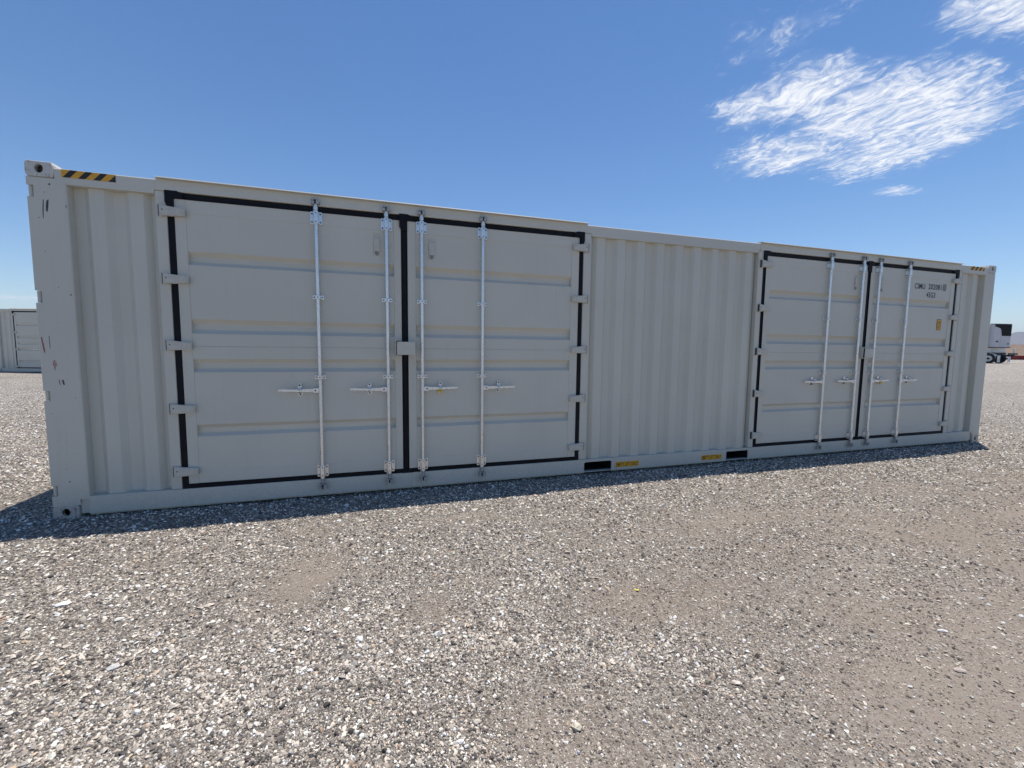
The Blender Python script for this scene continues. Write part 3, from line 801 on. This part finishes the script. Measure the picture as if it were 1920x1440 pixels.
def make_container(loc, rz, ribs, hinges, main=True):
    root = empty('shipping_container', loc, rz)
    # castings
    for x in (0, L - .178):
        for y in (0, W - .162):
            make_casting(root, x, y, H - .118, 'casting', False); make_casting(root, x, y, 0, 'castlow', True)
    # corner posts
    notches = [(2.711, 2.621), (1.896, 1.797), (1.089, 1.006), (.294, .205)]
    zb, zt = .1185, H - .1185
    for side in (0, 1):
        fx = (lambda x: x) if side == 0 else (lambda x: L - x)
        b = MB()
        poly = [(fx(.003), zb), (fx(.188), zb), (fx(.188), .165), (fx(.245), .165), (fx(.245), zt - .004), (fx(.003), zt - .004)]
        nt = notches if side == 0 else []
        for z1, z0 in nt: poly += [(fx(.003), z1), (fx(.045), z1), (fx(.045), z0), (fx(.003), z0)]
        b.prism(poly, 'y', .004, .016, 'post')
        # bent flank running back to the panel, inner box of the post
        b.prism([(fx(.2395), .0165), (fx(.2395), .110), (fx(.252), .110), (fx(.252), .012), (fx(.2505), .0065), (fx(.2455), .0045), (fx(.2455), .0165)], 'z', .166, zt - .004, 'post')
        zs = [zb] + [z for p in sorted(nt, key=lambda t_: t_[1]) for z in (p[1], p[0])] + [zt]
        for k in range(0, len(zs), 2):
            xa, xb = sorted((fx(.006), fx(.045))); b.box(xa, xb, .0163, .12, zs[k] + .0005, zs[k + 1] - .0005, 'post')
        xa, xb = sorted((fx(.0455), fx(.14))); b.box(xa, xb, .0162, .1601, zb + .001, zt - .001, 'post')
        b.build('corner_post', root)
        if side == 0:
            for z1, z0 in notches:
                MB().tube((.016, .030, z0 + .004), (.016, .030, z1 - .004), .0145, 'post', 12).build('hinge_barrel', root)
        xa, xb = sorted((fx(.004), fx(.16)))
        MB().box(xa, xb, W - .161, W - .004, zb, zt, 'post', .004).build('corner_post', root)
    # top rails
    for y0, y1 in ((YR, .112), (W - .07, W - .01)):
        segs = ((.1785, .8315, 2.737), (.8315, 4.9025, 2.7665), (4.9025, L - 4.9025, 2.737), (L - 4.9025, L - .8315, 2.7665), (L - .8315, L - .1785, 2.737)) if y0 < 1 else ((.1785, L - .1785, 2.737),)
        b = MB(); c8 = .008
        for a, c, zl in segs:
            b.prism([(y0, zl), (y0, 2.856 - c8), (y0 + c8 * .35, 2.856 - c8 * .35), (y0 + c8, 2.856), (y1 - c8, 2.856), (y1, 2.856 - c8), (y1, zl)], 'x', a, c, 'paint')
        b.build('top_rail', root)
    # bottom rail with fork openings
    pk = ((4.884, 5.245), (L - 5.245, L - 4.884))
    b = MB()
    for a, c, y, y2 in ((.244, pk[0][0], YR, .112), (pk[0][1], 5.288, YR, .020), (5.2882, L - 5.2882, YR - .003, .112), (L - 5.288, pk[1][0], YR, .112), (pk[1][1], pk[1][1] + .043, YR, .020), (pk[1][1] + .043, L - .244, YR, .112)):
        b.box(a, c, y, y2, .036, .187, 'paint', .002)
    for a, c in pk:
        b.box(a - .0002, c + .0002, YR + .0002, .112, .155, .1868, 'paint'); b.box(a - .0002, c + .0002, YR + .0002, .0598, .0362, .0425, 'paint')
        for s_, e in ((a, 1), (c, -1)):
            b.prism([(s_, .155), (s_ + e * .012, .155), (s_, .143)], 'y', YR + .0005, .019, 'paint'); b.prism([(s_, .0425), (s_ + e * .012, .0425), (s_, .0545)], 'y', YR + .0005, .019, 'paint')
    b.box(.182, .2435, .020, .070, .040, .164, 'paint'); b.box(L - .2435, L - .182, .020, .070, .040, .164, 'paint')
    b.box(.246, pk[0][0], YR + .004, .09, .026, .0355, 'flange'); b.box(pk[0][1], pk[1][0], YR + .004, .09, .026, .0355, 'flange'); b.box(pk[1][1], L - .246, YR + .004, .09, .026, .0355, 'flange')
    b.build('bottom_rail', root)
    MB().box(.18, L - .18, W - .06, W - .008, .036, .187, 'paint', .003).build('bottom_rail', root)
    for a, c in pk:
        b = MB()  # lined near-black: the shade deep inside the pocket is put into the colour
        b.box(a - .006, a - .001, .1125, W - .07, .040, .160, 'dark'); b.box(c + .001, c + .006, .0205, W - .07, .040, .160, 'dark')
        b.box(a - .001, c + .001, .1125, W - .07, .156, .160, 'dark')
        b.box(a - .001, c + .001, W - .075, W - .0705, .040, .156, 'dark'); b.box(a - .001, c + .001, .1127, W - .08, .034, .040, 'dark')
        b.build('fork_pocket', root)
    # corrugated panels
    for x0, x1, c0, dy in ((.2525, .831, .290, .012), (4.903, L - 4.903, 4.900, 0), (L - .831, L - .2525, L - .290 - 2 * PITCH, .012)):
        b = MB().sheet(corr_profile(x0, x1, c0, YC + dy, YV + dy), 'z', .1875, 2.7365, .002, 'paint')
        b.build('side_panel', root)
    b = MB().sheet([(x, W - .012 - (y - YC)) for x, y in corr_profile(.16, L - .16, .29, YC, YV)], 'z', .1875, 2.7365, -.002, 'paint'); b.build('rear_panel', root)
    for x in (.06, L - .06):
        MB().box(x - .02, x + .02, .163, W - .163, .125, 2.77, 'paint', .004).build('end_panel', root)
    for x in (.0, L - .06): MB().box(x + .004, x + .056, .163, W - .163, .03, .124, 'paint', .004).build('end_sill', root)
    # roof with shallow transverse corrugation
    prof = corr_profile(.15, L - .15, .3, 2.848, 2.866, .21)
    n = len(prof); V = [(x, y, z + t_) for t_ in (0, -.003) for y in (.1125, W - .071) for x, z in prof]
    F = [(k + i, k + i + 1, k + n + i + 1, k + n + i) for k in (0, 2 * n) for i in range(n - 1)]
    MB().add(V, F, 'roof').build('roof', root)
    MB().box(.1, L - .1, .1, W - .08, .162, .186, 'wood').build('floor', root)
    # hazard stripes at the top rail
    for x0, wd, stripes in ((.224, .352, True), (L - .64, .345, True)) if main else ():
        y = YR - .0012
        hz = MB().box(x0, x0 + wd, y, YR - .0003, 2.792, 2.852, 'yellow').build('hazard_strip', root)
        for k in range(4):
            xa = x0 + .008 + k * .098; h_ = .060; sl = .052; ww = .045
            poly = [(xa, 2.7922), (xa + ww, 2.7922), (xa + ww + sl, 2.8518), (xa + sl, 2.8518)]
            poly = [(min(p[0], x0 + wd - .0003), p[1]) for p in poly]
            if k == 3: poly = [(xa, 2.7922), (x0 + wd - .0003, 2.7922), (x0 + wd - .0003, 2.846)]
            MB().prism(poly, 'y', y - .0010, y - .0002, 'black').build('stripe', hz)
    parts_ = make_bay(root, ribs, hinges, detail=main)
    copies = [copy_tree(o, root, (BAY, 0, 0)) for o in parts_]
    if main:
        lf = copies[-1]                                    # rightmost leaf: its number and label (leaf-local x)
        def ink(t_, xa, za, h_, w_, th=.010): return text_part(t_, xa - BAY, za, h_, w_, YS - .0022, 'ink', lf, th)
        ink('CIMU', 10.310, 2.440, .082, .232); ink('202081', 10.620, 2.444, .082, .300); ink('0', 10.972, 2.446, .080, .042); ink('45G3', 10.590, 2.320, .080, .200)
        b = MB(); fx0, fx1, fz0, fz1 = 10.956 - BAY, 11.030 - BAY, 2.436, 2.538; t_ = .006; yy = (YS - .0022, YS - .0009)
        b.box(fx0, fx1, *yy, fz0, fz0 + t_, 'ink'); b.box(fx0, fx1, *yy, fz1 - t_, fz1, 'ink'); b.box(fx0, fx0 + t_, *yy, fz0 + t_, fz1 - t_, 'ink'); b.box(fx1 - t_, fx1, *yy, fz0 + t_, fz1 - t_, 'ink')
        b.build('number_frame', lf)
        lx, lz, lw, lh = 10.888 - BAY, 1.832, .100, .168
        MB().box(lx, lx + lw, YS - .0022, YS - .0006, lz, lz + lh, 'black').build('height_label', lf)
        MB().box(lx + .008, lx + lw - .008, YS - .0034, YS - .0023, lz + .008, lz + .080, 'orange').build('label_field', lf)
        MB().box(lx + .008, lx + lw - .008, YS - .0034, YS - .0023, lz + .086, lz + lh - .008, 'orange').build('label_field', lf)
        text_part('2.9m', lx + .014, lz + .100, .042, .070, YS - .0046, 'ink', lf, .004)
        text_part('9\'6"', lx + .020, lz + .020, .046, .058, YS - .0046, 'ink', lf, .004)
        for x0 in (5.296, 6.546):
            lb = MB().box(x0, x0 + .322, YR - .0045, YR - .0032, .066, .130, 'orange').build('lift_label', root)
            text_part('EMPTY LIFT ONLY', x0 + .010, .073, .050, .300, YR - .0056, 'maroon', lb, .002)
        # scuffs on the left post
        def scuff(pts, mat): MB().prism(pts, 'y', .0033, .0039, mat).build('scuff_mark', root)
        from_px = lambda l: l
        scuff([(.098, 2.60), (.104, 2.61), (.098, 2.52), (.094, 2.46), (.090, 2.46), (.091, 2.53)], 'scuff')
        scuff([(.120, 2.60), (.134, 2.61), (.130, 2.56), (.122, 2.51), (.112, 2.52), (.114, 2.56)], 'scuff')
        scuff([(.108, 2.665), (.113, 2.668), (.113, 2.660), (.108, 2.658)], 'scuff')
        scuff([(.016, 1.52), (.022, 1.53), (.036, 1.42), (.034, 1.39), (.028, 1.41)], 'redscuff')
        scuff([(.066, 1.53), (.070, 1.535), (.071, 1.44), (.068, 1.43)], 'scuff')
        scuff([(.079, 1.315), (.083, 1.335), (.091, 1.340), (.099, 1.328), (.106, 1.306), (.103, 1.292), (.096, 1.288), (.089, 1.268), (.085, 1.270), (.086, 1.285), (.080, 1.295)], 'pink')
        scuff([(.108, 1.18), (.114, 1.175), (.118, 1.13), (.112, 1.145)], 'scuff'); scuff([(.128, 1.175), (.138, 1.18), (.146, 1.135), (.134, 1.14)], 'scuff')
        for (px, pz, pw, ph, mt) in ((.060, 2.46, .012, .006, 'scuff'), (.085, 2.20, .004, .014, 'scuff'), (.150, 1.92, .006, .010, 'scuff'), (.225, 1.86, .010, .018, 'scuff'),
                                     (.040, .90, .008, .006, 'scuff'), (.160, .56, .006, .005, 'scuff'), (.105, .43, .010, .005, 'scuff'), (.238, 2.55, .006, .030, 'scuff'), (.090, 1.25, .003, .040, 'scuff'), (.205, 1.02, .004, .012, 'scuff')):
            scuff([(px, pz), (px + pw * .6, pz + ph * .2), (px + pw, pz + ph * .7), (px + pw * .5, pz + ph), (px + pw * .1, pz + ph * .6)], mt)
        scuff([(.118, .325), (.132, .328), (.134, .322), (.122, .318)], 'scuff')
        scuff([(.138, 2.73), (.150, 2.735), (.152, 2.722), (.142, 2.718)], 'scuff')
    return root

RIBS = [(2.281, 2.166), (1.702, 1.574), (1.352, 1.232), (.763, .655)]
HINGES = [2.600, 2.037, 1.470, .914, .352]
box1 = make_container((0, 0, 0), 0, RIBS, HINGES, True)
tag(box1, 'long beige-grey high-cube container with black-edged double side doors, filling the view', 'container', 'side-door containers on the gravel')

# second container far left, turned towards the camera
RM = cam.rotation_euler.to_matrix()
def at(u_, v_, D):
    return Vector(CAM) + RM @ Vector(((u_ - 960) / 792.957 * D, -(v_ - 720) / 792.957 * D, -D))
g0 = at(32, 692, 19.2)
dv = Vector((.9545, -.298, 0)); o2 = g0 - dv * .925
base = at(32, 697, 19.2).z - .03
box2 = make_container((o2.x, o2.y, base), math.atan2(dv.y, dv.x), [(2.22, 2.10), (1.66, 1.54), (1.38, 1.26), (1.11, .99), (.56, .44)], [2.61, 1.815, 1.045, .28], False)
tag(box2, 'pale container in the distance, mostly hidden behind the left corner post', 'container', 'side-door containers on the gravel')

# ------------------------------------------------------------------ refrigerated trailer, far right
def make_trailer():
    c = at(1862, 651, 44)
    rz = R(260)                                   # nose direction
    # local frame: +x nose, +y left side ... the near side is local -y (normal 170 deg)
    gz_ = float(ground_z(np.array([63.2]), np.array([23.0]))[0])
    nd = Vector((math.cos(rz), math.sin(rz), 0)); sd = Vector((math.cos(rz - math.pi / 2), math.sin(rz - math.pi / 2), 0))
    # unit's near lower corner sits at local (0.45, -1.05)
    org = Vector((c.x, c.y, 0)) - nd * .45 - sd * 1.05
    t = empty('refrigerated_trailer', (org.x, org.y, gz_), rz)
    b = MB(); b.box(-14.6, 0, -1.3, 1.3, 1.10, 4.05, 'white', .05)
    body = b.build('body', t)
    for k in range(12):
        MB().box(-.62 - k * 1.2, -.57 - k * 1.2, -1.315, -1.3002, 1.15, 4.0, 'white').build('side_post', body)
    MB().box(-.06, .03, -1.33, -1.22, 1.1, 4.06, 'chrome', .01).build('corner_trim', body)
    MB().box(-14.6, .02, -1.32, 1.32, .98, 1.10, 'chassis', .01).build('side_rail', t)
    # cooling unit on the nose
    u = MB(); u.prism([(.02, -1.05), (.40, -1.05), (.45, -.98), (.45, .98), (.40, 1.05), (.02, 1.05)], 'z', 1.70, 4.06, 'unit')
    unit = u.build('cooling_unit', t)
    g = MB(); y = .4505
    outline = [(-1.04, 4.05), (-1.04, 3.82), (-.70, 3.74), (-.36, 3.62), (-.24, 3.40), (-.14, 2.86), (.97, 2.86), (.97, 4.05)]
    g.prism(outline, 'x', .4502, .475, 'grille')
    g.prism([(.02, 4.061), (.43, 4.061), (.38, 4.12), (.02, 4.12)], 'y', -1.03, 1.03, 'grille')
    gr = g.build('grille', unit)
    for k in range(7): MB().box(.4752, .485, .10, .95, 2.95 + k * .14, 3.0 + k * .14, 'grille').build('slat', gr)
    MB().box(.4502, .453, -.26, -.25, 1.75, 2.86, 'chassis').build('seam', unit); MB().box(.4503, .462, -.80, -.50, 2.20, 2.34, 'chassis').build('window', unit)
    MB().tube((.45, .72, 2.05), (.47, .72, 2.05), .08, 'chassis', 10).build('cap', unit)
    MB().box(.0202, .44, -1.06, 1.06, 1.62, 1.699, 'chassis').build('unit_frame', unit)
    for yy in (-.85, .85): MB().box(-.9, -.75, yy - .07, yy + .07, .42, .98, 'chassis').build('landing_leg', t)
    MB().box(-.2, -.02, -.9, -.3, 1.12, 1.6, 'rim', .02).build('fuse_box', t)
    # dolly turned a little under the nose: frame, axles, wheels, mud flaps, drawbar (own frame: near front wheel at 0,0)
    DL, DR = (.24, -1.10, 0), R(15)
    def dl(b_, name, parent=None):
        o = b_.build(name, parent or t)
        if parent is None: o.location = DL; o.rotation_euler = (0, 0, DR)
        return o
    d = MB(); d.box(-1.9, 1.30, .64, .74, .72, .92, 'chassis'); d.box(-1.9, 1.30, 1.46, 1.56, .72, .92, 'chassis'); d.box(.62, .72, -.25, 2.45, .82, .92, 'chassis')
    d.box(1.25, 1.37, .2, 2.0, .90, 1.08, 'chassis'); d.box(-.5, .3, .6, 1.6, .92, .975, 'chassis')
    d.tube((0, 0, .5), (0, 2.2, .5), .07, 'chassis', 10); d.tube((-1.3, 0, .5), (-1.3, 2.2, .5), .07, 'chassis', 10)
    dl(d, 'dolly_frame')
    def wheel(x, yc, sg):
        b = MB(); b.tube((x, yc - .13, .5), (x, yc + .13, .5), .5, 'tyre', 28)
        for s_ in (-1, 1): b.tube((x, yc + s_ * .13, .5), (x, yc + s_ * .16, .5), .5, 'tyre', 28, .40)
        wv = dl(b, 'wheel')
        b = MB(); yo = yc + sg * .161
        b.tube((x, yo, .5), (x, yo + sg * .012, .5), .30, 'rim', 20); b.tube((x, yo + sg * .012, .5), (x, yo + sg * .02, .5), .12, 'chassis', 14)
        for k in range(5): a = k * 1.2566; b.tube((x + .2 * math.cos(a), yo + sg * .012, .5 + .2 * math.sin(a)), (x + .2 * math.cos(a), yo + sg * .0145, .5 + .2 * math.sin(a)), .03, 'chassis', 8)
        dl(b, 'rim', wv)
    for x in (0, -1.3):
        wheel(x, 0, -1); wheel(x, 2.2, 1)
    for yc in (0, 2.2):
        b = MB(); pts = []
        for k in range(7):
            a = R(8 + k * 12); pts.append((.58 * math.cos(a), .5 + .58 * math.sin(a)))
        poly = pts + [(p_[0] * 1.03, .5 + (p_[1] - .5) * 1.03) for p_ in reversed(pts)]
        dl(b.prism(poly, 'y', yc - .28, yc + .28, 'chrome'), 'fender')
        fl = dl(MB().box(.70, .715, yc - .29, yc + .29, .12, .84, 'flap'), 'mud_flap')
        dl(MB().prism([(yc - .16, .34), (yc + .04, .30), (yc + .18, .56), (yc + .08, .54), (yc + .02, .40)], 'x', .7152, .718, 'logo'), 'flap_emblem', fl)
    dl(MB().box(1.25, 1.35, 1.30, 1.48, 1.08, 1.62, 'flap', .02), 'marker_post')
    return t
trailer = make_trailer()
tag(trailer, 'white refrigerated trailer with a black-grilled cooling unit, beyond the right end of the container', 'trailer')

# red beams lying beyond the trailer
p = at(1921, 676, 62)
rb = empty('steel_beam', (p.x, p.y, float(ground_z(np.array([p.x]), np.array([p.y]))[0])), R(-66))
MB().box(-1.9, 4, -.02, .02, .10, .58, 'redsteel').build('web', rb)
MB().box(-1.9, 4, -.24, .24, .58, .66, 'redsteel', .01).build('flange', rb)
MB().box(-1.9, 4, -.24, .24, .02, .10, 'redsteel', .01).build('flange', rb)
for x in (-1.8, -.3, 1.2, 2.7): MB().box(x, x + .03, -.22, .22, .1002, .5798, 'redsteel').build('stiffener', rb)
tag(rb, 'long low red steel beam lying on the gravel at the right picture edge', 'beam')

# ------------------------------------------------------------------ single larger stones and litter
def rock(x, y, sx, sy, sz, rz, col, label, seed):
    r_ = np.random.default_rng(seed)
    V = np.concatenate([ICO, (ICO[ICF].mean(1)) * 1.12]); nf = len(ICO)
    F = []
    for k, (a, b, c) in enumerate(ICF): F += [(a, b, nf + k), (b, c, nf + k), (c, a, nf + k)]
    V = V * (1 + (r_.random((len(V), 1)) - .5) * .35) + (r_.random((len(V), 3)) - .5) * .1
    V = V * np.array((sx, sy, sz)) * .5
    c_, s_ = math.cos(rz), math.sin(rz)
    V = np.stack([V[:, 0] * c_ - V[:, 1] * s_, V[:, 0] * s_ + V[:, 1] * c_, V[:, 2]], 1)
    me = np_mesh('rock', V, np.array(F))
    me.materials.append(pmat('rock_tone', col, .85, 0, .14, 40, .5, 120))
    o = link(me, 'rock', None, (x, y, float(ground_z(np.array([x]), np.array([y]))[0]) + sz * .34))
    tag(o, label, 'stone', 'larger stones lying on the gravel')
rock(.90, -1.48, .085, .045, .024, .3, (.74, .71, .65), 'flat white stone at far left, the largest white one on the gravel', 1)
rock(1.28, -1.73, .055, .026, .02, .1, (.72, .68, .60), 'narrow white stone just right of the largest white stone', 2)
rock(1.45, -2.13, .058, .032, .025, .4, (.56, .54, .50), 'long pale grey stone below the two white stones at left', 3)
rock(2.51, -2.23, .032, .037, .024, .9, (.74, .73, .70), 'chunky white stone below the oval brown dirt patch', 4)
rock(3.42, -.72, .07, .04, .022, .2, (.66, .61, .50), 'cream stone close to the shadow edge near mid container', 5)
rock(3.34, -3.00, .038, .042, .028, .7, (.62, .55, .42), 'yellowish stone near the bottom edge, right of centre', 6)
rock(3.94, -2.92, .030, .026, .02, .2, (.74, .70, .62), 'white stone among brown fines, lower right of centre', 7)
rock(5.47, -3.02, .060, .022, .014, -.5, (.66, .64, .60), 'slender pale stone standing out at lower right', 8)
rock(5.19, -3.23, .058, .026, .016, -.5, (.46, .39, .33), 'flat pinkish-brown stone at lower right', 9)
yp = MB().box(-.014, .014, -.006, .006, 0, .004, 'plastic', .0015).build('plastic_strip', None, (4.11, -2.24, float(ground_z(np.array([4.11]), np.array([-2.24]))[0]) + .008))
yp.rotation_euler = (.1, .05, -.6)
tag(yp, 'tiny bright yellow plastic strip lying on the gravel', 'litter')

# ------------------------------------------------------------------ haze over the plain
hm = bpy.data.materials.new('haze_air'); hm.use_nodes = True
ht = NT(hm.node_tree)
pv = ht.n('ShaderNodeVolumePrincipled', ins={'Color': (.74, .85, 1.0, 1), 'Density': 9e-5, 'Anisotropy': .0})
ht.n('ShaderNodeOutputMaterial', ins={'Volume': pv.outputs[0]})
M['haze'] = hm
hz_ = MB().box(-13500, 13500, -13500, 13500, -60, 480, 'haze').build('haze')
tag(hz_, 'thin pale blue haze over the far plain and mountains', 'haze', kind='stuff')
